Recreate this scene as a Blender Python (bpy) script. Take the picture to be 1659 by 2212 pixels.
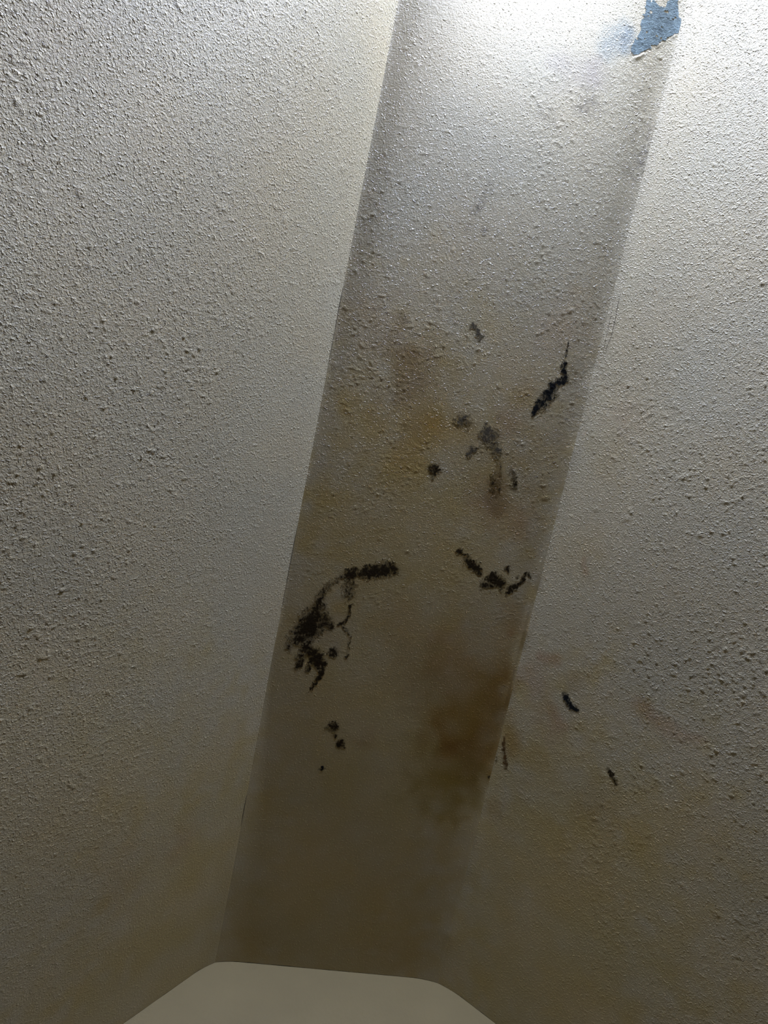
# Attic room: stippled flat collar ceiling between two sloping sides, mould and damp stains, gable wall.
import bpy, math, random
import numpy as np
from mathutils import Matrix, Vector

for o in list(bpy.data.objects):
    bpy.data.objects.remove(o)
scene = bpy.context.scene
COL = scene.collection

# ---------------------------------------------------------------- camera
CEIL_Z = 2.72            # height of the flat strip of ceiling
STRIP_W = 0.42           # its width
SLOPE_L = 0.8493         # pitch of the left slope (radians)
SLOPE_R = 0.7710
cam_data = bpy.data.cameras.new('camera')
cam_data.sensor_fit = 'VERTICAL'
cam_data.sensor_height = 24.0
cam_data.lens = 1600.0 / 2212.0 * 24.0
cam_data.clip_start = 0.02
cam = bpy.data.objects.new('camera', cam_data)
COL.objects.link(cam)
cam_right = Vector((0.97223, -0.20509, -0.11271))
cam_down = Vector((0.18086, 0.96414, -0.19424))
cam_fwd = Vector((0.14850, 0.16846, 0.97446))
m = Matrix((cam_right, -cam_down, -cam_fwd)).transposed().to_4x4()
m.translation = Vector((-0.25585, -1.06099, 1.54646))
cam.matrix_world = m
scene.camera = cam

# ---------------------------------------------------------------- world, exposure
world = bpy.data.worlds.new('world')
scene.world = world
world.use_nodes = True
world.node_tree.nodes['Background'].inputs[0].default_value = (0, 0, 0, 1)
world.node_tree.nodes['Background'].inputs[1].default_value = 0.0
vs = scene.view_settings
vs.view_transform = 'Standard'
vs.look = 'None'
vs.gamma = 1.0
vs.use_curve_mapping = False
vs.exposure = 0.0
LAMP_STRENGTH = 2800.0
LAMP_COLOR = (0.60, 0.69, 1.0, 1)
LAMP_S = 2.33            # distance of the globe lamp from the gable wall
LAMP_U = 0.26            # and from the left crease
LAMP_H = 0.09           # how far it hangs below the ceiling
LAMP_R = 0.050
SPOT_POWER = 21.0        # unseen spot, added to throw a pool of light on the ceiling
SPOT_S, SPOT_U, SPOT_H = 1.90, 0.17, 0.20
SPOT_AIM_S, SPOT_AIM_U = 1.70, 0.19

# ---------------------------------------------------------------- traced marks, in metres on each surface:
# (across from the crease, along from the gable wall, radius); S flat ceiling, L and R the slopes
MOULD = [('S', 'brown',
  [(1.0, [(0.121, 0.753, 0.01011), (0.1462, 0.7599, 0.0117), (0.167, 0.766, 0.01095)]), (0.95, [(0.1, 0.7453, 0.01009), (0.107, 0.7529, 0.00776)]),
   (0.62, [(0.1018, 0.7287, 0.01168), (0.1016, 0.7101, 0.01095)]),
   (0.55, [(0.088, 0.7392, 0.0062), (0.0695, 0.7231, 0.0062), (0.0585, 0.7002, 0.007)]), (0.8, [(0.0585, 0.684, 0.01248), (0.0573, 0.67, 0.01877)]),
   (0.92, [(0.0521, 0.6529, 0.02117), (0.0433, 0.6293, 0.01966)]), (0.8, [(0.0721, 0.662, 0.01257), (0.0837, 0.6508, 0.00789)]),
   (0.6, [(0.0269, 0.6216, 0.00943), (0.0226, 0.6028, 0.00788)]),
   (1.0, [(0.0513, 0.6075, 0.01029), (0.0653, 0.5999, 0.01112), (0.0788, 0.5871, 0.01118)]),
   (1.0, [(0.0862, 0.5816, 0.0072), (0.0858, 0.5673, 0.00482), (0.0805, 0.5538, 0.00322), (0.0741, 0.5376, 0.00201)]),
   (0.8, [(0.0468, 0.5902, 0.00793), (0.0441, 0.5715, 0.00557)]), (0.95, [(0.0992, 0.6079, 0.00878)]),
   (0.95, [(0.1102, 0.6946, 0.00196), (0.1104, 0.6742, 0.00197), (0.1044, 0.6609, 0.00316), (0.0975, 0.6564, 0.00237)]),
   (0.66, [(0.1077, 0.6565, 0.00237), (0.1204, 0.6405, 0.00199), (0.1238, 0.5994, 0.00201)]),
   (0.75, [(0.0635, 0.5763, 0.00479), (0.0587, 0.5688, 0.00319)])]),
 ('S', 'brown',
  [(1.0, [(0.2715, 0.8154, 0.00552)]), (0.8, [(0.2782, 0.811, 0.00316)]),
   (1.0, [(0.2877, 0.8046, 0.00634), (0.3041, 0.7937, 0.00717), (0.3145, 0.7841, 0.0056)]),
   (1.0, [(0.3376, 0.78, 0.01045), (0.3537, 0.7746, 0.00969)]), (0.85, [(0.3245, 0.7662, 0.00644), (0.3375, 0.7668, 0.00645)]),
   (1.0, [(0.3707, 0.766, 0.00649), (0.379, 0.7724, 0.00568)]), (0.95, [(0.387, 0.7805, 0.00406), (0.3926, 0.798, 0.00324)]),
   (1.1, [(0.3586, 0.8018, 0.00482)]), (0.75, [(0.3404, 0.7887, 0.00562)]), (0.7, [(0.3973, 0.7988, 0.00324), (0.4033, 0.7916, 0.00244)]),
   (0.72, [(0.3795, 0.7907, 0.00323)])]),
 ('S', 'black',
  [(1.0, [(0.3388, 1.0625, 0.00531), (0.3466, 1.0815, 0.00833), (0.3579, 1.1027, 0.00831), (0.3653, 1.1171, 0.00754)]),
   (0.9, [(0.3653, 1.1171, 0.00754), (0.3771, 1.127, 0.00679)]),
   (0.9, [(0.3744, 1.131, 0.00376), (0.3696, 1.1405, 0.0045), (0.3694, 1.1501, 0.00375)]),
   (0.8, [(0.3689, 1.1612, 0.00224), (0.3676, 1.172, 0.00186), (0.3671, 1.183, 0.00149)]),
   (0.6, [(0.3545, 1.0756, 0.00759), (0.3656, 1.1006, 0.00757)])]),
 ('S', 'brown', [(1.0, [(0.1993, 0.9406, 0.00986)]), (0.75, [(0.1901, 0.9434, 0.00454), (0.2051, 0.9494, 0.00455)])]),
 ('S', 'grey',
  [(0.85, [(0.2774, 1.0127, 0.01516)]), (0.6, [(0.2686, 1.0262, 0.00604)]), (0.72, [(0.2871, 0.9986, 0.00838), (0.2956, 0.9864, 0.00765)]),
   (0.75, [(0.3021, 0.973, 0.00461), (0.3058, 0.9644, 0.00308)])]),
 ('S', 'grey', [(0.78, [(0.2294, 1.0267, 0.01274)])]), ('S', 'grey', [(0.72, [(0.2497, 0.9766, 0.00532), (0.2537, 0.9866, 0.00607)])]),
 ('S', 'brown',
  [(0.7, [(0.3282, 0.9641, 0.00464), (0.335, 0.9497, 0.00621), (0.3399, 0.9365, 0.00623)]),
   (0.5, [(0.3014, 0.9495, 0.0108), (0.3084, 0.9273, 0.01087)])]),
 ('S', 'grey', [(0.8, [(0.2117, 1.1744, 0.00579), (0.2182, 1.1693, 0.00435), (0.2254, 1.1614, 0.00582)])]),
 ('S', 'brown', [(0.92, [(0.1237, 0.4751, 0.00988)]), (0.9, [(0.1307, 0.4606, 0.00413)]), (0.98, [(0.1431, 0.4467, 0.00831)])]),
 ('S', 'black', [(1.1, [(0.1162, 0.3936, 0.00134), (0.1214, 0.3961, 0.00251), (0.1255, 0.3958, 0.00167)])]),
 ('R', 'black', [(0.95, [(0.0923, 0.6205, 0.00555), (0.0981, 0.6147, 0.00475)]), (1.05, [(0.1031, 0.6086, 0.00632), (0.1136, 0.6067, 0.00627)])]),
 ('R', 'brown', [(0.9, [(0.1907, 0.533, 0.00264), (0.1993, 0.5276, 0.0045), (0.2091, 0.5171, 0.00187)])]),
 ('R', 'rust',
  [(0.85, [(0.0076, 0.4993, 0.00215), (0.0112, 0.4787, 0.00302), (0.02, 0.4598, 0.00344), (0.0242, 0.4512, 0.00215)]),
   (0.7, [(0.0015, 0.4622, 0.00218), (0.0038, 0.4534, 0.00218)])]),
 ('S', 'black', [(1.1, [(0.4174, 0.4229, 0.0028)])])]
STAINS = [('S', 'orange', 0.95, [(0.3842, 0.5803, 0.05062), (0.3579, 0.5236, 0.06455), (0.3393, 0.4943, 0.04938)]),
 ('S', 'orange', 0.7, [(0.3917, 0.4528, 0.05023)]), ('S', 'orange', 0.5, [(0.3062, 0.5026, 0.01352), (0.3357, 0.4733, 0.01538)]),
 ('S', 'orange', 0.45, [(0.3978, 0.6042, 0.02357), (0.4057, 0.5265, 0.02567)]), ('S', 'olive', 0.9, [(0.3438, 0.4007, 0.0538)]),
 ('S', 'olive', 0.4, [(0.3071, 0.4316, 0.06)]), ('S', 'olive', 0.4, [(0.4, 0.3995, 0.03505)]), ('S', 'dark', 0.3, [(0.402, 0.5524, 0.01532)]),
 ('R', 'orange', 0.6, [(0.013, 0.5347, 0.01874), (0.0215, 0.4856, 0.0171)]), ('R', 'orange', 0.3, [(0.0086, 0.6028, 0.01517)]),
 ('R', 'yellow', 0.35, [(0.0679, 0.4823, 0.03484)]), ('R', 'brown', 0.35, [(0.0191, 0.3712, 0.02102)]),
 ('R', 'pink', 0.55, [(0.0287, 0.6286, 0.03724)]), ('R', 'red', 0.5, [(0.0338, 0.669, 0.00818), (0.0657, 0.6693, 0.0096)]),
 ('R', 'pink', 0.5, [(0.0805, 0.5662, 0.03235)]), ('R', 'red', 0.3, [(0.0889, 0.5828, 0.02244)]), ('R', 'brown', 0.35, [(0.1017, 0.6446, 0.01725)]),
 ('R', 'red', 0.35, [(0.2136, 0.652, 0.013), (0.2568, 0.6407, 0.01543), (0.3055, 0.6409, 0.00946)]), ('R', 'brown', 0.3, [(0.1817, 0.4692, 0.03459)]),
 ('R', 'brown', 0.2, [(0.1196, 0.4526, 0.00806)]), ('S', 'pink', 0.5, [(0.3155, 0.651, 0.06577)]), ('S', 'pink', 0.4, [(0.3917, 0.7145, 0.03291)]),
 ('S', 'red', 0.4, [(0.3881, 0.6885, 0.00744)]), ('S', 'brown', 0.35, [(0.2454, 0.5971, 0.04925)]), ('S', 'brown', 0.3, [(0.2987, 0.5799, 0.0582)]),
 ('S', 'red', 0.45, [(0.3585, 0.8812, 0.02847)]), ('S', 'red', 0.35, [(0.296, 0.9053, 0.03112)]), ('S', 'orange', 0.3, [(0.3685, 0.9388, 0.01722)]),
 ('S', 'brown', 0.8, [(0.3047, 0.9423, 0.01547), (0.3219, 0.8983, 0.01409)]), ('S', 'yellow', 0.42, [(0.1773, 1.0281, 0.04895)]),
 ('S', 'brown', 0.38, [(0.14, 1.0761, 0.07653)]), ('S', 'damp_dimlight', 0.28, [(0.1284, 0.9542, 0.08212)]), ('S', 'brown', 0.28, [(0.3112, 0.9748, 0.06921)]),
 ('S', 'damp_dimlight', 0.4, [(0.0586, 0.8099, 0.06078)]), ('S', 'yellow', 0.55, [(0.162, 0.9761, 0.04113)]),
 ('S', 'yellow', 0.5, [(0.2337, 1.0017, 0.03166)]), ('S', 'orange', 0.35, [(0.3172, 1.0943, 0.02552)]),
 ('S', 'red', 0.3, [(0.3017, 1.0458, 0.02269)]), ('S', 'brown', 0.6, [(0.0911, 1.1217, 0.02717)]), ('S', 'brown', 0.75, [(0.1282, 1.0956, 0.02897)]),
 ('S', 'brown', 0.7, [(0.1308, 1.0521, 0.0234)]), ('S', 'brown', 0.5, [(0.1512, 1.1208, 0.0094)]), ('S', 'grey', 0.6, [(0.0986, 1.1591, 0.00781)]),
 ('S', 'grey', 0.65, [(0.1218, 1.1449, 0.00716)]), ('S', 'grey', 0.45, [(0.0546, 1.0619, 0.00647)]), ('S', 'grey', 0.45, [(0.137, 0.996, 0.00593)]),
 ('S', 'grey', 0.35, [(0.1158, 1.0342, 0.00586)]), ('S', 'grey', 0.5, [(0.2839, 1.0445, 0.00528)]), ('S', 'pink', 0.3, [(0.0496, 1.1506, 0.04228)]),
 ('S', 'pink', 0.25, [(0.3471, 1.2081, 0.04421)]),
 ('S', 'grey', 0.65, [(0.1902, 1.3834, 0.00619), (0.1833, 1.36, 0.0076), (0.1711, 1.3395, 0.00623)]), ('S', 'grey', 0.6, [(0.1955, 1.3183, 0.00629)]),
 ('S', 'grey', 0.3, [(0.169, 1.317, 0.00973)]), ('S', 'grey', 0.55, [(0.2476, 1.4975, 0.01356)]), ('S', 'grey', 0.65, [(0.3017, 1.5294, 0.01497)]),
 ('S', 'grey', 0.4, [(0.3245, 1.5232, 0.01095)]), ('S', 'grey', 0.45, [(0.4136, 1.5048, 0.01819), (0.4083, 1.4558, 0.01413)]),
 ('S', 'purple', 0.5, [(0.2573, 1.5654, 0.02274)]), ('S', 'purple', 0.55, [(0.304, 1.5707, 0.02158)]),
 ('S', 'blue', 0.6, [(0.3317, 1.6328, 0.02006)]), ('S', 'blue', 0.75, [(0.3489, 1.6404, 0.01072), (0.3451, 1.6169, 0.00942)]),
 ('S', 'blue', 0.5, [(0.3166, 1.6063, 0.0161)]), ('R', 'grey', 0.6, [(0.0258, 1.7007, 0.00593), (0.0429, 1.6936, 0.00586)]),
 ('R', 'grey', 0.35, [(0.0106, 1.6898, 0.00602)]), ('R', 'pink', 0.25, [(0.0697, 1.0871, 0.02924)]),
 ('R', 'yellow', 0.3, [(0.0504, 1.0154, 0.03387)]), ('R', 'red', 0.45, [(0.0647, 0.8465, 0.0054), (0.0729, 0.8308, 0.00462)]),
 ('R', 'yellow', 0.25, [(0.054, 0.8526, 0.03885)]), ('L', 'pink', 0.45, [(0.1413, 0.2995, 0.0309)]), ('L', 'pink', 0.2, [(0.2539, 0.2895, 0.05624)]),
 ('S', 'brown', 0.3, [(0.1769, 0.457, 0.01501)]), ('S', 'pink', 0.25, [(0.1831, 0.4666, 0.01666)]), ('S', 'brown', 0.3, [(0.077, 0.6571, 0.04721)]),
 ('S', 'brown', 0.25, [(0.1112, 0.74, 0.03113)]), ('S', 'pink', 0.3, [(0.1947, 0.6811, 0.04799)])]
CRACKS = [('L',
  [(-0.0033, 1.1881, 0.00052), (-0.0026, 1.1649, 0.00228), (-0.0026, 1.1431, 0.00141), (-0.0049, 1.1251, 0.00107), (-0.0038, 1.0842, 0.0009),
   (-0.0015, 1.0579, 0.00045)]),
 ('L', [(-0.0023, 0.8106, 0.00057), (-0.0021, 0.7912, 0.00152), (-0.003, 0.7637, 0.00172), (-0.0038, 0.728, 0.00135), (-0.0063, 0.665, 0.00059)]),
 ('L', [(-0.0009, 0.331, 0.00104), (-0.0009, 0.3079, 0.00231), (-0.0028, 0.2911, 0.0019), (-0.0051, 0.2722, 0.00064)]),
 ('R',
  [(0.0122, 1.2747, 0.00044), (0.0131, 1.2546, 0.00132), (0.0143, 1.2329, 0.00118), (0.0152, 1.2096, 0.00104), (0.0123, 1.1886, 0.00075),
   (0.0112, 1.1781, 0.00037)]),
 ('R', [(0.0035, 1.2645, 0.00037), (0.0061, 1.232, 0.00074), (0.0072, 1.199, 0.00067), (0.0094, 1.1734, 0.0003)]),
 ('R', [(0.0266, 1.5058, 0.00034), (0.026, 1.5005, 0.00103), (0.0253, 1.4924, 0.00035)]),
 ('L',
  [(0.0115, 0.0023, 0.00055), (0.0408, 0.0034, 0.00171), (0.062, 0.0056, 0.0021), (0.0751, 0.0047, 0.00248), (0.0952, 0.0058, 0.00101),
   (0.1347, 0.0022, 0.00058)])]
BARE_OUTLINE = [(0.3576, 1.6963), (0.3707, 1.6896), (0.3791, 1.6867), (0.3888, 1.6867), (0.392, 1.6939), (0.3948, 1.7048), (0.4014, 1.7078), (0.4081, 1.6956),
 (0.4137, 1.6817), (0.4235, 1.6694), (0.4191, 1.6586), (0.4064, 1.6501), (0.3959, 1.6396), (0.3814, 1.6268), (0.368, 1.6156), (0.3604, 1.6104),
 (0.3519, 1.6141), (0.353, 1.626), (0.3587, 1.6378), (0.3598, 1.6497), (0.3585, 1.6647), (0.3575, 1.6836)]
BARE_LIP = [(0.4241, 1.6624), (0.4198, 1.6561), (0.4073, 1.6471), (0.3967, 1.6366), (0.3823, 1.6238), (0.3689, 1.6126), (0.3601, 1.6064)]

# broad yellow-brown damp discolouration towards the gable, plus the dim light's warm tone painted in
STAINS += [('S', 'damp_dimlight', .50, [(.24, .62, .26), (.20, .28, .26), (.2, .05, .25)]), ('S', 'damp_dimlight', .45, [(.18, .95, .22)]),
           ('L', 'damp_dimlight', .5, [(.05, .25, .20), (.16, .0, .24)]), ('L', 'damp_dimlight', .25, [(.30, .45, .22)]),
           ('R', 'damp_dimlight', .5, [(.10, .40, .22), (.20, .05, .26)]), ('R', 'damp_dimlight', .25, [(.33, .40, .20)])]

# ---------------------------------------------------------------- helpers
def link(name, me, mat, parent=None):
    o = bpy.data.objects.new(name, me)
    COL.objects.link(o)
    if mat:
        me.materials.append(mat)
    if parent:
        o.parent = parent
    return o

def tag(o, label=None, cat=None, kind=None, group=None):
    if label: o['label'] = label
    if cat: o['category'] = cat
    if kind: o['kind'] = kind
    if group: o['group'] = group
    return o

def mesh_np(name, co, quads, smooth=True):
    me = bpy.data.meshes.new(name)
    nv, nf = len(co), len(quads)
    me.vertices.add(nv)
    me.vertices.foreach_set('co', np.ascontiguousarray(co, np.float32).ravel())
    k = quads.shape[1]
    me.loops.add(nf * k)
    me.loops.foreach_set('vertex_index', np.ascontiguousarray(quads, np.int32).ravel())
    me.polygons.add(nf)
    me.polygons.foreach_set('loop_start', np.arange(0, nf * k, k, dtype=np.int32))
    me.polygons.foreach_set('use_smooth', np.full(nf, smooth, bool))
    me.update(calc_edges=True)
    me.validate()
    return me

def color_attr(me, name, rgb):
    a = me.color_attributes.new(name, 'FLOAT_COLOR', 'POINT')
    d = np.ones((len(rgb), 4), np.float32)
    d[:, :3] = rgb
    a.data.foreach_set('color', d.ravel())

def gnoise(shape, sig, seed):
    """unit-variance gaussian noise, correlation lengths sig (cells) along both axes"""
    r = np.random.default_rng(seed)
    w = np.fft.rfft2(r.standard_normal(shape))
    fy = np.fft.fftfreq(shape[0])[:, None]
    fx = np.fft.rfftfreq(shape[1])[None, :]
    w *= np.exp(-2 * np.pi ** 2 * ((fy * sig[0]) ** 2 + (fx * sig[1]) ** 2))
    n = np.fft.irfft2(w, s=shape)
    return n / n.std()

def bilerp(a, i, j):
    i = np.clip(i, 0, a.shape[0] - 1.001); j = np.clip(j, 0, a.shape[1] - 1.001)
    i0 = i.astype(int); j0 = j.astype(int); fi = i - i0; fj = j - j0
    return ((a[i0, j0] * (1 - fi) + a[i0 + 1, j0] * fi) * (1 - fj)
            + (a[i0, j0 + 1] * (1 - fi) + a[i0 + 1, j0 + 1] * fi) * fj)

def sstep(a, b, x):
    t = np.clip((x - a) / (b - a), 0, 1)
    return t * t * (3 - 2 * t)

def chain_dist(u, s, pts):
    """distance to a chain of discs relative to its local radius (1 on the rim)"""
    best = np.full(u.shape, 1e9)
    if len(pts) == 1:
        a, b, r = pts[0]
        return np.hypot(u - a, s - b) / r
    for (a0, b0, r0), (a1, b1, r1) in zip(pts[:-1], pts[1:]):
        dx, dy = a1 - a0, b1 - b0
        t = np.clip(((u - a0) * dx + (s - b0) * dy) / (dx * dx + dy * dy), 0, 1)
        best = np.minimum(best, np.hypot(u - a0 - t * dx, s - b0 - t * dy) / (r0 + t * (r1 - r0)))
    return best

# ---------------------------------------------------------------- materials
def new_mat(name):
    mt = bpy.data.materials.new(name)
    mt.use_nodes = True
    nt = mt.node_tree
    return mt, nt, nt.nodes, nt.links, nt.nodes['Principled BSDF']

def noise_node(N, L, scale, detail=3.0, rough=0.55, coord=None):
    n = N.new('ShaderNodeTexNoise')
    n.inputs['Scale'].default_value = scale
    n.inputs['Detail'].default_value = detail
    n.inputs['Roughness'].default_value = rough
    if coord: L.new(coord, n.inputs['Vector'])
    return n

def paint_mat(name, grit=0.0018, fleck=0.0018, fleck_scale=320, lo=0.55, hi=0.78, rough=0.55, attr='paint', spec=0.35):
    mt, nt, N, L, b = new_mat(name)
    tc = N.new('ShaderNodeTexCoord')
    at = N.new('ShaderNodeAttribute'); at.attribute_name = attr
    n1 = noise_node(N, L, 900, 2, .6, tc.outputs['Object'])
    mr = N.new('ShaderNodeMapRange')
    mr.inputs[1].default_value = 0.3; mr.inputs[2].default_value = 0.7
    mr.inputs[3].default_value = 0.94; mr.inputs[4].default_value = 1.04
    L.new(n1.outputs['Fac'], mr.inputs[0])
    mx = N.new('ShaderNodeMix'); mx.data_type = 'RGBA'; mx.blend_type = 'MULTIPLY'
    mx.inputs['Factor'].default_value = 1.0
    L.new(at.outputs['Color'], mx.inputs[6])
    L.new(mr.outputs[0], mx.inputs[7])
    L.new(mx.outputs[2], b.inputs['Base Color'])
    b.inputs['Roughness'].default_value = rough
    b.inputs['Specular IOR Level'].default_value = spec
    # stipple: fine grit plus raised flecks, in metres, scaled by how heavily the paint was put on
    gr = N.new('ShaderNodeAttribute'); gr.attribute_name = 'grain'
    na = noise_node(N, L, 430, 3, .65, tc.outputs['Object'])
    nb = noise_node(N, L, fleck_scale, 1.5, .5, tc.outputs['Object'])
    nb.inputs['Distortion'].default_value = 0.35
    rb = N.new('ShaderNodeMapRange')
    rb.inputs[1].default_value = lo; rb.inputs[2].default_value = hi
    rb.inputs[3].default_value = 0.0; rb.inputs[4].default_value = fleck
    L.new(nb.outputs['Fac'], rb.inputs[0])
    ma = N.new('ShaderNodeMath'); ma.operation = 'MULTIPLY_ADD'
    L.new(na.outputs['Fac'], ma.inputs[0]); ma.inputs[1].default_value = grit
    L.new(rb.outputs[0], ma.inputs[2])
    mg = N.new('ShaderNodeMath'); mg.operation = 'MULTIPLY'
    L.new(ma.outputs[0], mg.inputs[0]); L.new(gr.outputs['Fac'], mg.inputs[1])
    bp = N.new('ShaderNodeBump')
    bp.inputs['Strength'].default_value = 1.0
    bp.inputs['Distance'].default_value = 1.0
    L.new(mg.outputs[0], bp.inputs['Height'])
    L.new(bp.outputs['Normal'], b.inputs['Normal'])
    return mt

def flat_mat(name, col, rough=0.8, nscale=60, var=0.12, bump=0.0, bscale=200, spec=0.2):
    mt, nt, N, L, b = new_mat(name)
    tc = N.new('ShaderNodeTexCoord')
    n = noise_node(N, L, nscale, 4, .6, tc.outputs['Object'])
    cr = N.new('ShaderNodeValToRGB')
    e = cr.color_ramp.elements
    e[0].position = .3; e[1].position = .7
    e[0].color = tuple(c * (1 - var) for c in col) + (1,)
    e[1].color = tuple(min(1, c * (1 + var)) for c in col) + (1,)
    L.new(n.outputs['Fac'], cr.inputs[0])
    L.new(cr.outputs[0], b.inputs['Base Color'])
    b.inputs['Roughness'].default_value = rough
    b.inputs['Specular IOR Level'].default_value = spec
    if bump:
        n2 = noise_node(N, L, bscale, 3, .6, tc.outputs['Object'])
        bp = N.new('ShaderNodeBump'); bp.inputs['Distance'].default_value = bump
        L.new(n2.outputs['Fac'], bp.inputs['Height']); L.new(bp.outputs['Normal'], b.inputs['Normal'])
    return mt

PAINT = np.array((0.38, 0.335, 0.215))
M_PAINT = paint_mat('stippled_paint')
M_PAINT_S = paint_mat('stippled_ceiling_paint', 0.0013, 0.0021, 310, 0.60, 0.80, 0.5, spec=0.4)
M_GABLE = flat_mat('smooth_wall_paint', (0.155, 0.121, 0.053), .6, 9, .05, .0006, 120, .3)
M_MOULD = paint_mat('mould', 0.0006, 0.0004, 600, .55, .78, .95, 'mould', .05)
MOULD_RGB = {'black': (0.010, 0.011, 0.011), 'brown': (0.024, 0.017, 0.008), 'grey': (0.085, 0.074, 0.052), 'rust': (0.09, 0.05, 0.018)}
M_CRACK = flat_mat('crack_shadow', (0.06, 0.05, 0.035), 1.0, 300, .3)
M_BARE = flat_mat('bare_blue_undercoat', (0.108, 0.145, 0.14), .8, 160, .35, .0006, 500, .3)

TINT = {'damp_dimlight': (0.90, 0.76, 0.29), 'orange': (0.66, 0.47, 0.12), 'olive': (0.64, 0.55, 0.17), 'yellow': (0.86, 0.70, 0.34), 'brown': (0.60, 0.49, 0.33),
        'pink': (0.86, 0.69, 0.60), 'red': (0.74, 0.49, 0.36), 'grey': (0.40, 0.39, 0.38), 'dark': (0.5, 0.42, 0.26),
        'purple': (0.72, 0.68, 0.82), 'blue': (0.46, 0.60, 0.82)}  # blue paints a bluish sheen beside the bare patch into the colour

# ---------------------------------------------------------------- the three stippled surfaces
NB_L = Vector((math.sin(SLOPE_L / 2), 0, -math.cos(SLOPE_L / 2)))     # bisectors of the creases, into the room
NB_R = Vector((-math.sin(SLOPE_R / 2), 0, -math.cos(SLOPE_R / 2)))
ROOM_LEN = 3.6
KNEE_Z = 1.0

FR = {'S': (Vector((-STRIP_W / 2, 0, CEIL_Z)), Vector((1, 0, 0))),
      'L': (Vector((-STRIP_W / 2, 0, CEIL_Z)), Vector((-math.cos(SLOPE_L), 0, -math.sin(SLOPE_L)))),
      'R': (Vector((STRIP_W / 2, 0, CEIL_Z)), Vector((math.cos(SLOPE_R), 0, -math.sin(SLOPE_R))))}
NRM = {'S': Vector((0, 0, -1)), 'L': Vector((math.sin(SLOPE_L), 0, -math.cos(SLOPE_L))),
       'R': Vector((-math.sin(SLOPE_R), 0, -math.cos(SLOPE_R)))}
FULL = {'S': STRIP_W, 'L': (CEIL_Z - KNEE_Z) / math.sin(SLOPE_L), 'R': (CEIL_Z - KNEE_Z) / math.sin(SLOPE_R)}
DENSE_U = {'S': STRIP_W, 'L': 0.64, 'R': 0.56}
DENSE_S = {'S': 1.74, 'L': 1.66, 'R': 1.76}
STEP = {'S': 0.0015, 'L': 0.0014, 'R': 0.0015}
HEIGHT = {}
COLS = {}

rng1 = np.random.default_rng(5)
_wl = np.interp(np.arange(0, 4, .004), np.arange(0, 4.4, .05), rng1.standard_normal(88))
_wr = np.interp(np.arange(0, 4, .004), np.arange(0, 4.4, .035), rng1.standard_normal(126))
def crease(side, s):
    """shape of each crease: (depth and reach of the hollow, depth and reach of the filler)"""
    w = np.interp(s, np.arange(0, 4, .004), _wl if side == 'L' else _wr)
    if side == 'L':
        hollow = sstep(0.55, 1.3, s)
        low = 1 - sstep(0.15, 0.6, s)
        return -0.0022 * hollow, 0.040 + 0.002 * w, 0.0005 + 0.0062 * low + 0.0002 * w, 0.006 + 0.044 * low
    hollow = sstep(0.40, 1.0, s)
    low = 1 - sstep(0.15, 0.6, s)
    return -0.0030 * hollow, 0.055 + 0.003 * w, 0.0012 + 0.0012 * hollow + 0.0070 * low + 0.0004 * w, 0.012 + 0.010 * hollow + 0.046 * low

def relief(key, u, s):
    """how heavy the stipple is; it thins out towards the gable wall"""
    if key == 'S':
        return 0.13 + 0.47 * sstep(0.25, 1.35, s) + 0 * u
    if key == 'L':
        return 0.12 + 0.90 * sstep(0.05, 1.1, s + 0.45 * u) * (0.42 + 0.58 * sstep(0.0, 0.34, u))
    return 0.12 + 0.75 * sstep(0.05, 1.1, s + 0.6 * u) * (0.6 + 0.4 * sstep(0.0, 0.25, u))

def height_map(key, seed):
    st = STEP[key]
    nu, ns = int(DENSE_U[key] / st) + 8, int(DENSE_S[key] / st) + 8
    shp = (nu, ns)
    c = 0.001 / st                                   # cells per mm
    worm1 = gnoise(shp, (1.0 * c, 2.4 * c), seed + 1)
    worm2 = gnoise(shp, (2.4 * c, 1.0 * c), seed + 2)
    blob = gnoise(shp, (1.6 * c, 1.6 * c), seed + 3)
    big = gnoise(shp, (3.4 * c, 3.4 * c), seed + 4)
    dens = gnoise(shp, (45 * c, 45 * c), seed + 5)
    wave = gnoise(shp, (90 * c, 120 * c), seed + 6)
    h = 0.00070 * np.clip(np.maximum(worm1, worm2) - 1.30 - .15 * dens, 0, 1.6)
    h += 0.00085 * np.clip(blob - 1.3 - .25 * dens, 0, 1.4)
    h += 0.00095 * np.clip(big - 2.0, 0, 1.2)
    s = np.arange(ns)[None, :] * st
    u = np.arange(nu)[:, None] * st
    h *= relief(key, u, s) * (0.40 if key == 'S' else 0.50)
    edge = u if key != 'S' else np.minimum(u, STRIP_W - u)
    h += 0.0008 * wave * sstep(0.0, 0.10, edge) * sstep(0.0, 0.10, s)
    if key == 'S':
        for pts in (BARE_LIP,):
            d = chain_dist(u + 0 * s, s + 0 * u, [(a, b, 0.0022) for a, b in pts])
            h += 0.0006 * np.exp(-d * d) * np.clip(0.7 + 0.6 * gnoise(shp, (4 * c, 4 * c), 77), 0.1, 1.5)
        d = np.abs(u - (STRIP_W - 0.008))            # caulk bead beside the right crease
        h += 0.0009 * np.exp(-(d / 0.0040) ** 2) * sstep(.45, .60, s) * (1 - sstep(.72, .90, s))
    fade = np.minimum(1, u / 0.006) * np.minimum(1, np.maximum(0, s) / 0.004)
    fade = fade * np.clip((s[:, ::-1]) / 0.02, 0, 1)
    if key == 'S':
        fade = fade * np.clip((STRIP_W - u) / 0.006, 0, 1)
    else:
        fade = fade * np.clip((DENSE_U[key] - u) / 0.02, 0, 1)
    return h * fade

def surf_h(key, u, s):
    st = STEP[key]
    h = bilerp(HEIGHT[key], u / st, s / st)
    return np.where((u <= DENSE_U[key]) & (s <= DENSE_S[key]), h, 0)

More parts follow.
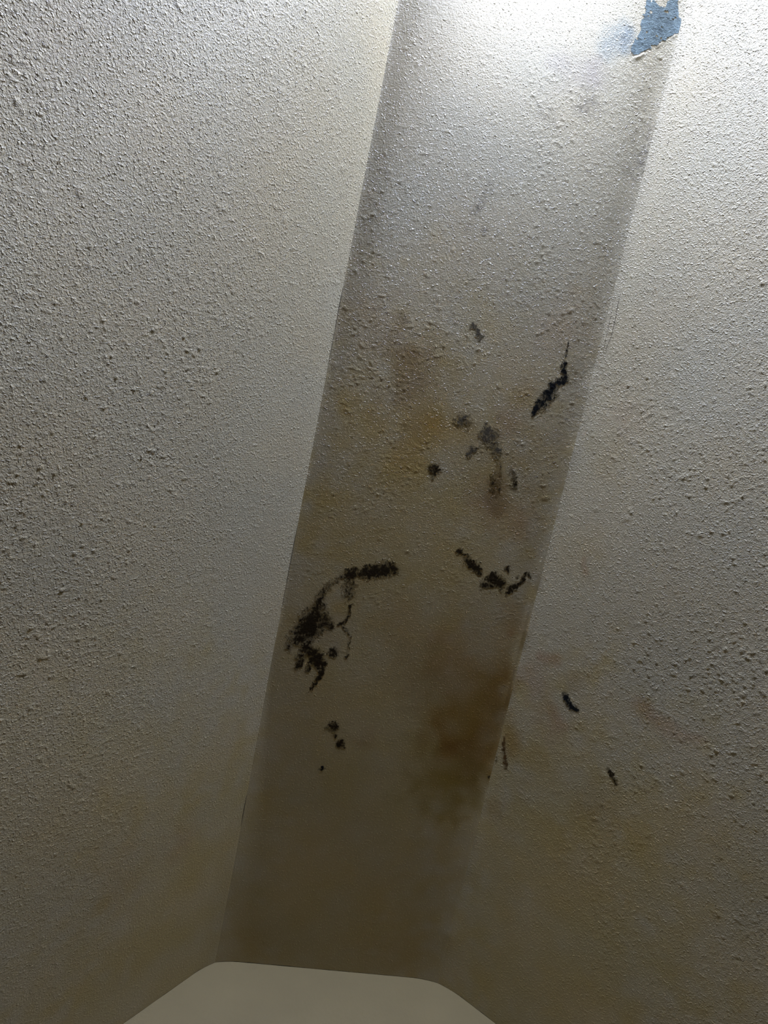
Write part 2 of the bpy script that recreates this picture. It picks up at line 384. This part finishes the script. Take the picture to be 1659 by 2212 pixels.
def surf_pos(key, u, s, extra=0.0):
    """points on the finished surface, extra metres proud of it"""
    o, ud = FR[key]
    n = NRM[key]
    h = surf_h(key, u, s) + extra
    P = np.stack([o.x + ud.x * u + n.x * h, -s + 0 * u, o.z + ud.z * u + n.z * h], -1)
    sides = (('L', u), ('R', STRIP_W - u)) if key == 'S' else ((key, u),)
    for side, d in sides:
        k, reach, k2, reach2 = crease(side, s)
        nb = NB_L if side == 'L' else NB_R
        a = k * (0.5 + 0.5 * np.cos(np.pi * np.clip(d / reach, 0, 1))) + k2 * np.clip(1 - d / reach2, 0, 1) ** 2
        P[..., 0] += nb.x * a
        P[..., 2] += nb.z * a
    return P

def mould_density(key, strokes, u, s, un, vn):
    D = np.zeros(u.shape)
    for dens, pts in strokes:
        r = chain_dist(u + un, s + vn, pts)
        D = np.maximum(D, dens * (1 - sstep(0.25, 1.75, r)))
    return D

def paint_colour(key, u, s, seed):
    shp = u.shape
    st = STEP[key]
    c = 0.001 / st
    w1 = gnoise(shp, (8 * c, 8 * c), seed); w2 = gnoise(shp, (8 * c, 8 * c), seed + 1)
    sp = gnoise(shp, (1.3 * c, 1.3 * c), seed + 2)
    cloud = gnoise(shp, (16 * c, 16 * c), seed + 3)
    tone = gnoise(shp, (60 * c, 60 * c), seed + 4)
    tone2 = gnoise(shp, (35 * c, 35 * c), seed + 5)
    col = np.ones(shp + (3,)) * PAINT
    col *= (1 + 0.012 * tone)[..., None]
    col[..., 0] *= 1 + 0.010 * tone2
    col[..., 2] *= 1 - 0.016 * tone2
    for k, tint, strength, pts in STAINS:
        if k != key: continue
        rr = max(p[2] for p in pts)
        wob = (0.14 if tint == 'orange' else 0.22) * rr
        r = chain_dist(u + wob * w1, s + wob * w2, pts)
        f = strength * (1 - sstep(0.15, 1.7, r)) * np.clip(0.88 + 0.14 * cloud, 0.3, 1.3)
        if tint == 'grey':
            f = f * np.clip(0.75 + 0.45 * sp, 0.05, 1.5)
        f = np.clip(f, 0, 1)[..., None]
        col *= 1 - f * (1 - np.array(TINT[tint]))
    for k, kind, strokes in MOULD:
        if k != key: continue
        D = mould_density(key, strokes, u, s, 0.0008 * w1, 0.0008 * w2)
        f = np.clip(sstep(0.10, 0.95, D + 0.10 * sp * (D > .05)) * (0.55 if kind == 'grey' else 0.72), 0, 1)[..., None]
        col *= 1 - f * (1 - np.array((0.30, 0.26, 0.19) if kind != 'black' else (0.22, 0.22, 0.22)))
    return np.clip(col, 0.01, 1)

def build_surface(name, key, seed, label):
    st = STEP[key]
    u = np.linspace(0, DENSE_U[key], int(round(DENSE_U[key] / st)) + 1)
    s = np.linspace(0, DENSE_S[key], int(round(DENSE_S[key] / st)) + 1)
    nu0, ns0 = len(u), len(s)
    if FULL[key] > DENSE_U[key] + .01:
        u = np.concatenate([u, np.linspace(DENSE_U[key], FULL[key], 14)[1:]])
    s = np.concatenate([s, np.linspace(DENSE_S[key], ROOM_LEN, 16)[1:]])
    HEIGHT[key] = height_map(key, seed)
    Ug, Sg = np.meshgrid(u, s, indexing='ij')
    P = surf_pos(key, Ug, Sg)
    # the ragged painted end against the gable wall
    r = np.random.default_rng(seed + 50)
    rag = np.interp(u, np.linspace(0, u[-1], max(4, int(u[-1] / .012))), np.abs(r.standard_normal(max(4, int(u[-1] / .012)))))
    P[:, 0, 1] -= 0.0005 * rag
    col = np.ones(Ug.shape + (3,)) * PAINT
    COLS[key] = paint_colour(key, Ug[:nu0, :ns0], Sg[:nu0, :ns0], seed + 20)
    col[:nu0, :ns0] = COLS[key]
    idx = np.arange(Ug.size).reshape(Ug.shape)
    q = np.stack([idx[:-1, :-1], idx[1:, :-1], idx[1:, 1:], idx[:-1, 1:]], -1).reshape(-1, 4)
    if key == 'L':
        q = q[:, ::-1]
    me = mesh_np(name, P.reshape(-1, 3), q)
    color_attr(me, 'paint', col.reshape(-1, 3))
    ga = me.attributes.new('grain', 'FLOAT', 'POINT')
    ga.data.foreach_set('value', relief(key, Ug, Sg).astype(np.float32).ravel())
    o = link(name, me, M_PAINT_S if key == 'S' else M_PAINT)
    tag(o, label, 'ceiling' if key == 'S' else 'wall', 'structure')
    return o

ROOT = {}
ROOT['S'] = build_surface('ceiling', 'S', 100, 'narrow flat strip of stippled off-white ceiling, stained and spotted with mould')
ROOT['L'] = build_surface('wall_left', 'L', 200, 'wide stippled off-white slope left of the mouldy strip, clean of mould')
ROOT['R'] = build_surface('wall_right', 'R', 300, 'stippled off-white slope right of the mouldy strip, two small mould spots')

# ---------------------------------------------------------------- gable wall and the rest of the room
def poly_obj(name, pts, mat, thick, label, cat, kind='structure'):
    """a polygon extruded by the vector thick"""
    n = len(pts)
    v = [Vector(p) for p in pts] + [Vector(p) + Vector(thick) for p in pts]
    f = [list(range(n)), list(range(2 * n - 1, n - 1, -1))] + [[i, (i + 1) % n, n + (i + 1) % n, n + i] for i in range(n)]
    me = bpy.data.meshes.new(name)
    me.from_pydata(v, [], f)
    import bmesh
    bm = bmesh.new(); bm.from_mesh(me); bmesh.ops.recalc_face_normals(bm, faces=bm.faces); bm.to_mesh(me); bm.free()
    return tag(link(name, me, mat), label, cat, kind)

xl = -STRIP_W / 2 - FULL['L'] * math.cos(SLOPE_L)
xr = STRIP_W / 2 + FULL['R'] * math.cos(SLOPE_R)
outline = [(-STRIP_W / 2, CEIL_Z), (STRIP_W / 2, CEIL_Z), (xr, KNEE_Z), (xr, 0), (xl, 0), (xl, KNEE_Z)]
M_ROOM = flat_mat('dark_wood_panelling', (0.06, 0.03, 0.010), .6, 6, .2)
M_FLOOR = flat_mat('brown_carpet', (0.07, 0.035, 0.010), .95, 120, .2)
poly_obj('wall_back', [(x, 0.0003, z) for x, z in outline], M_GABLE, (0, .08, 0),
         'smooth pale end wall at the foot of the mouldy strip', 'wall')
poly_obj('wall_front', [(x, -ROOM_LEN, z) for x, z in outline], M_ROOM, (0, -.08, 0),
         'dark wood wall at the far end of the attic room', 'wall')
poly_obj('wall_knee_left', [(xl, 0, 0), (xl, 0, KNEE_Z), (xl, -ROOM_LEN, KNEE_Z), (xl, -ROOM_LEN, 0)], M_ROOM, (-.08, 0, 0),
         'low dark wood knee wall under the left slope', 'wall')
poly_obj('wall_knee_right', [(xr, 0, 0), (xr, 0, KNEE_Z), (xr, -ROOM_LEN, KNEE_Z), (xr, -ROOM_LEN, 0)], M_ROOM, (.08, 0, 0),
         'low dark wood knee wall under the right slope', 'wall')
poly_obj('floor', [(xl, 0, 0), (xr, 0, 0), (xr, -ROOM_LEN, 0), (xl, -ROOM_LEN, 0)], M_FLOOR, (0, 0, -.08),
         'brown carpeted attic floor below the slopes', 'floor')

# ---------------------------------------------------------------- mould patches, lying on the paint
def build_mould(i, key, kind, strokes):
    pts = np.array([p for d, L in strokes for p in L])
    pad = 0.012 + pts[:, 2].max()
    u0, u1 = pts[:, 0].min() - pad, pts[:, 0].max() + pad
    s0, s1 = pts[:, 1].min() - pad, pts[:, 1].max() + pad
    u0 = max(u0, 0.001); u1 = min(u1, DENSE_U[key] - 0.001); s0 = max(s0, 0)
    g = 0.00055
    u = np.arange(u0, u1, g); s = np.arange(s0, s1, g)
    Ug, Sg = np.meshgrid(u, s, indexing='ij')
    c = 0.001 / g
    w1 = gnoise(Ug.shape, (3.0 * c, 3.0 * c), 900 + i); w2 = gnoise(Ug.shape, (3.0 * c, 3.0 * c), 950 + i)
    w3 = gnoise(Ug.shape, (1.2 * c, 1.2 * c), 1200 + i); w4 = gnoise(Ug.shape, (1.2 * c, 1.2 * c), 1250 + i)
    sp = gnoise(Ug.shape, (0.6 * c, 0.95 * c), 1000 + i)
    sp2 = gnoise(Ug.shape, (2.2 * c, 2.2 * c), 1050 + i)
    D = mould_density(key, strokes, Ug, Sg, 0.0014 * w1 + 0.0012 * w3, 0.0014 * w2 + 0.0012 * w4)
    val = 1.08 * D + (0.17 * sp + 0.17 * sp2) * sstep(.05, .3, D) * (1.2 - 0.6 * D)
    keep = val > 0.40
    idx = np.arange(Ug.size).reshape(Ug.shape)
    cell = keep[:-1, :-1] & keep[1:, :-1] & keep[1:, 1:] & keep[:-1, 1:]
    if not cell.any():
        print('empty mould patch', i); return
    thick = 0.00018 + 0.00012 * np.clip(val - 0.45, 0, .8)
    P = surf_pos(key, Ug, Sg, thick).reshape(-1, 3)
    q = np.stack([idx[:-1, :-1], idx[1:, :-1], idx[1:, 1:], idx[:-1, 1:]], -1)[cell]
    used, inv = np.unique(q.ravel(), return_inverse=True)
    me = mesh_np('mould_patch', P[used], inv.reshape(-1, 4))
    st = STEP[key]
    base = np.stack([bilerp(COLS[key][..., k], Ug / st, Sg / st) for k in range(3)], -1)
    t = sstep(0.38, 1.03, val)[..., None]
    rgb = (base * (1 - t) + np.array(MOULD_RGB[kind]) * t).reshape(-1, 3)[used]
    color_attr(me, 'mould', rgb)
    ga = me.attributes.new('grain', 'FLOAT', 'POINT')
    ga.data.foreach_set('value', np.full(len(used), 0.5, np.float32))
    o = link('drip_mark' if kind == 'rust' else 'mould_patch', me, M_MOULD, ROOT[key])
    o['label'] = {'black': 'black speckled mould', 'brown': 'dark brown speckled mould', 'grey': 'faint grey-brown mould', 'rust': 'thin brown drip marks'}[kind]
for i, (key, kind, strokes) in enumerate(MOULD):
    build_mould(i, key, kind, strokes)

# ---------------------------------------------------------------- cracks along the creases
for i, (key, pts) in enumerate(CRACKS):
    pts = np.array(pts)
    d = np.r_[0, np.cumsum(np.hypot(np.diff(pts[:, 0]), np.diff(pts[:, 1])))]
    n = max(12, int(d[-1] / 0.0025))
    t = np.linspace(0, d[-1], n)
    r = np.random.default_rng(70 + i)
    u = np.interp(t, d, pts[:, 0]) + 0.0004 * r.standard_normal(n)
    s = np.interp(t, d, pts[:, 1])
    w = np.interp(t, d, pts[:, 2]) * (0.45 + 0.25 * r.random(n))
    u = np.maximum(u, w * .5 + 0.0001); s = np.maximum(s, 0.0002)
    a = surf_pos(key, u - w * .5, s, 0.00035); b = surf_pos(key, u + w * .5, s, 0.00035)
    co = np.concatenate([a, b])
    k = np.arange(n - 1)
    me = mesh_np('crack', co, np.stack([k, k + 1, k + 1 + n, k + n], -1))
    o = link('crack', me, M_CRACK, ROOT[key])
    o['label'] = 'hairline crack in the paint'

# ---------------------------------------------------------------- bare patch where the paint has flaked off
def build_bare():
    poly = np.array(BARE_OUTLINE)
    g = 0.0010
    u = np.arange(poly[:, 0].min() - .004, min(poly[:, 0].max() + .004, STRIP_W - .001), g)
    s = np.arange(poly[:, 1].min() - .004, poly[:, 1].max() + .004, g)
    Ug, Sg = np.meshgrid(u, s, indexing='ij')
    w1 = gnoise(Ug.shape, (1.6, 1.6), 31); w2 = gnoise(Ug.shape, (1.6, 1.6), 32); sp = gnoise(Ug.shape, (1.2, 1.2), 33)
    x = Ug + 0.0010 * w1; y = Sg + 0.0010 * w2
    inside = np.zeros(Ug.shape, bool)
    for (x0, y0), (x1, y1) in zip(poly, np.roll(poly, -1, 0)):
        cond = (y0 > y) != (y1 > y)
        inside ^= cond & (x < (x1 - x0) * (y - y0) / (y1 - y0 + 1e-12) + x0)
    keep = inside & (sp < 2.2)
    idx = np.arange(Ug.size).reshape(Ug.shape)
    cell = keep[:-1, :-1] & keep[1:, :-1] & keep[1:, 1:] & keep[:-1, 1:]
    P = surf_pos('S', Ug, Sg, 0.0003).reshape(-1, 3)
    q = np.stack([idx[:-1, :-1], idx[1:, :-1], idx[1:, 1:], idx[:-1, 1:]], -1)[cell]
    used, inv = np.unique(q.ravel(), return_inverse=True)
    o = link('bare_patch', mesh_np('bare_patch', P[used], inv.reshape(-1, 4)), M_BARE, ROOT['S'])
    o['label'] = 'bare blue-grey undercoat where paint has flaked off'
build_bare()

# ---------------------------------------------------------------- globe lamp and added spot, unseen beyond the top of the frame
def lathe(name, prof, mat, parent, seg=32):
    """prof: (radius, depth below ceiling)"""
    v, f = [], []
    for r, z in prof:
        for k in range(seg):
            a = 2 * math.pi * k / seg
            v.append((r * math.cos(a), r * math.sin(a), -z))
    for i in range(len(prof) - 1):
        for k in range(seg):
            k1 = (k + 1) % seg
            f.append((i * seg + k, i * seg + k1, (i + 1) * seg + k1, (i + 1) * seg + k))
    me = bpy.data.meshes.new(name)
    me.from_pydata(v, [], f)
    for p in me.polygons: p.use_smooth = True
    return link(name, me, mat, parent)

def tube(name, pts, r, mat, parent, seg=12):
    v, f = [], []
    pts = [Vector(p) for p in pts]
    for i, p in enumerate(pts):
        t = (pts[min(i + 1, len(pts) - 1)] - pts[max(i - 1, 0)]).normalized()
        a = t.cross(Vector((1, 0, 0)))
        a = a.normalized() if a.length > 1e-3 else Vector((0, 1, 0))
        b = t.cross(a).normalized()
        for k in range(seg):
            w = 2 * math.pi * k / seg
            v.append(p + (a * math.cos(w) + b * math.sin(w)) * r)
    for i in range(len(pts) - 1):
        for k in range(seg):
            k1 = (k + 1) % seg
            f.append((i * seg + k, i * seg + k1, (i + 1) * seg + k1, (i + 1) * seg + k))
    me = bpy.data.meshes.new(name)
    me.from_pydata(v, [], f)
    for p in me.polygons: p.use_smooth = True
    return link(name, me, mat, parent)

lamp = bpy.data.objects.new('globe_lamp', None)
COL.objects.link(lamp)
lamp.location = (-STRIP_W / 2 + LAMP_U, -LAMP_S, CEIL_Z)
tag(lamp, 'glowing white globe lamp hanging from the flat ceiling strip', 'lamp')
M_RIM = flat_mat('white_enamel', (0.8, 0.8, 0.78), .35, 20, .02)
lathe('base', [(0.001, 0), (0.045, 0), (0.045, 0.012), (0.038, 0.016), (0.001, 0.016)], M_RIM, lamp)
tube('stem', [(0, 0, -0.01), (0, 0, -(LAMP_H - LAMP_R * .9))], 0.008, M_RIM, lamp)
mt, nt, N, L, b = new_mat('lit_globe')
em = N.new('ShaderNodeEmission')
em.inputs['Color'].default_value = LAMP_COLOR
em.inputs['Strength'].default_value = LAMP_STRENGTH
L.new(em.outputs[0], N['Material Output'].inputs['Surface'])
prof = []
for i in range(13):
    a = math.radians(12 + (180 - 12) * i / 12)
    prof.append((max(0.0005, LAMP_R * math.sin(a)), LAMP_H - LAMP_R * math.cos(a)))
lathe('globe', prof, mt, lamp, 28)

# unseen spot on a bent arm, added to make the ceiling's bright pool
spot = bpy.data.objects.new('added_spot', None)
COL.objects.link(spot)
spot.location = (-STRIP_W / 2 + SPOT_U, -SPOT_S - 0.16, CEIL_Z)
tag(spot, 'unseen white spot on a bent arm, added to light a pool on the ceiling strip', 'lamp')
lathe('base', [(0.001, 0), (0.035, 0), (0.035, 0.010), (0.030, 0.014), (0.001, 0.014)], M_RIM, spot)
hd = Vector((0, 0.16, -SPOT_H))                                  # lens centre
aim = (Vector((SPOT_AIM_U - SPOT_U, SPOT_S + 0.16 - SPOT_AIM_S, 0)) - hd).normalized()
back = hd - aim * 0.07
tube('arm', [(0, 0, -0.01), (0, 0.0, -0.12), (0, 0.02, -0.20), (0, 0.05, -0.245), back + Vector((0, -.01, -.005)), back], 0.006, M_RIM, spot)
head = lathe('head', [(0.001, 0.0), (0.020, 0.0), (0.026, -0.012), (0.030, -0.07), (0.027, -0.07), (0.022, -0.02), (0.001, -0.02)], M_RIM, spot)
q = aim.to_track_quat('Z', 'Y')
head.location = back
head.rotation_mode = 'QUATERNION'
head.rotation_quaternion = q
ld = bpy.data.lights.new('spot_beam', 'SPOT')
ld.energy = SPOT_POWER
ld.color = LAMP_COLOR[:3]
ld.spot_size = math.radians(72)
ld.spot_blend = 1.0
ld.shadow_soft_size = 0.012
lo = bpy.data.objects.new('spot_beam', ld)
COL.objects.link(lo)
lo.parent = spot
lo.location = hd + aim * 0.004
lo.rotation_mode = 'QUATERNION'
lo.rotation_quaternion = aim.to_track_quat('-Z', 'Y')
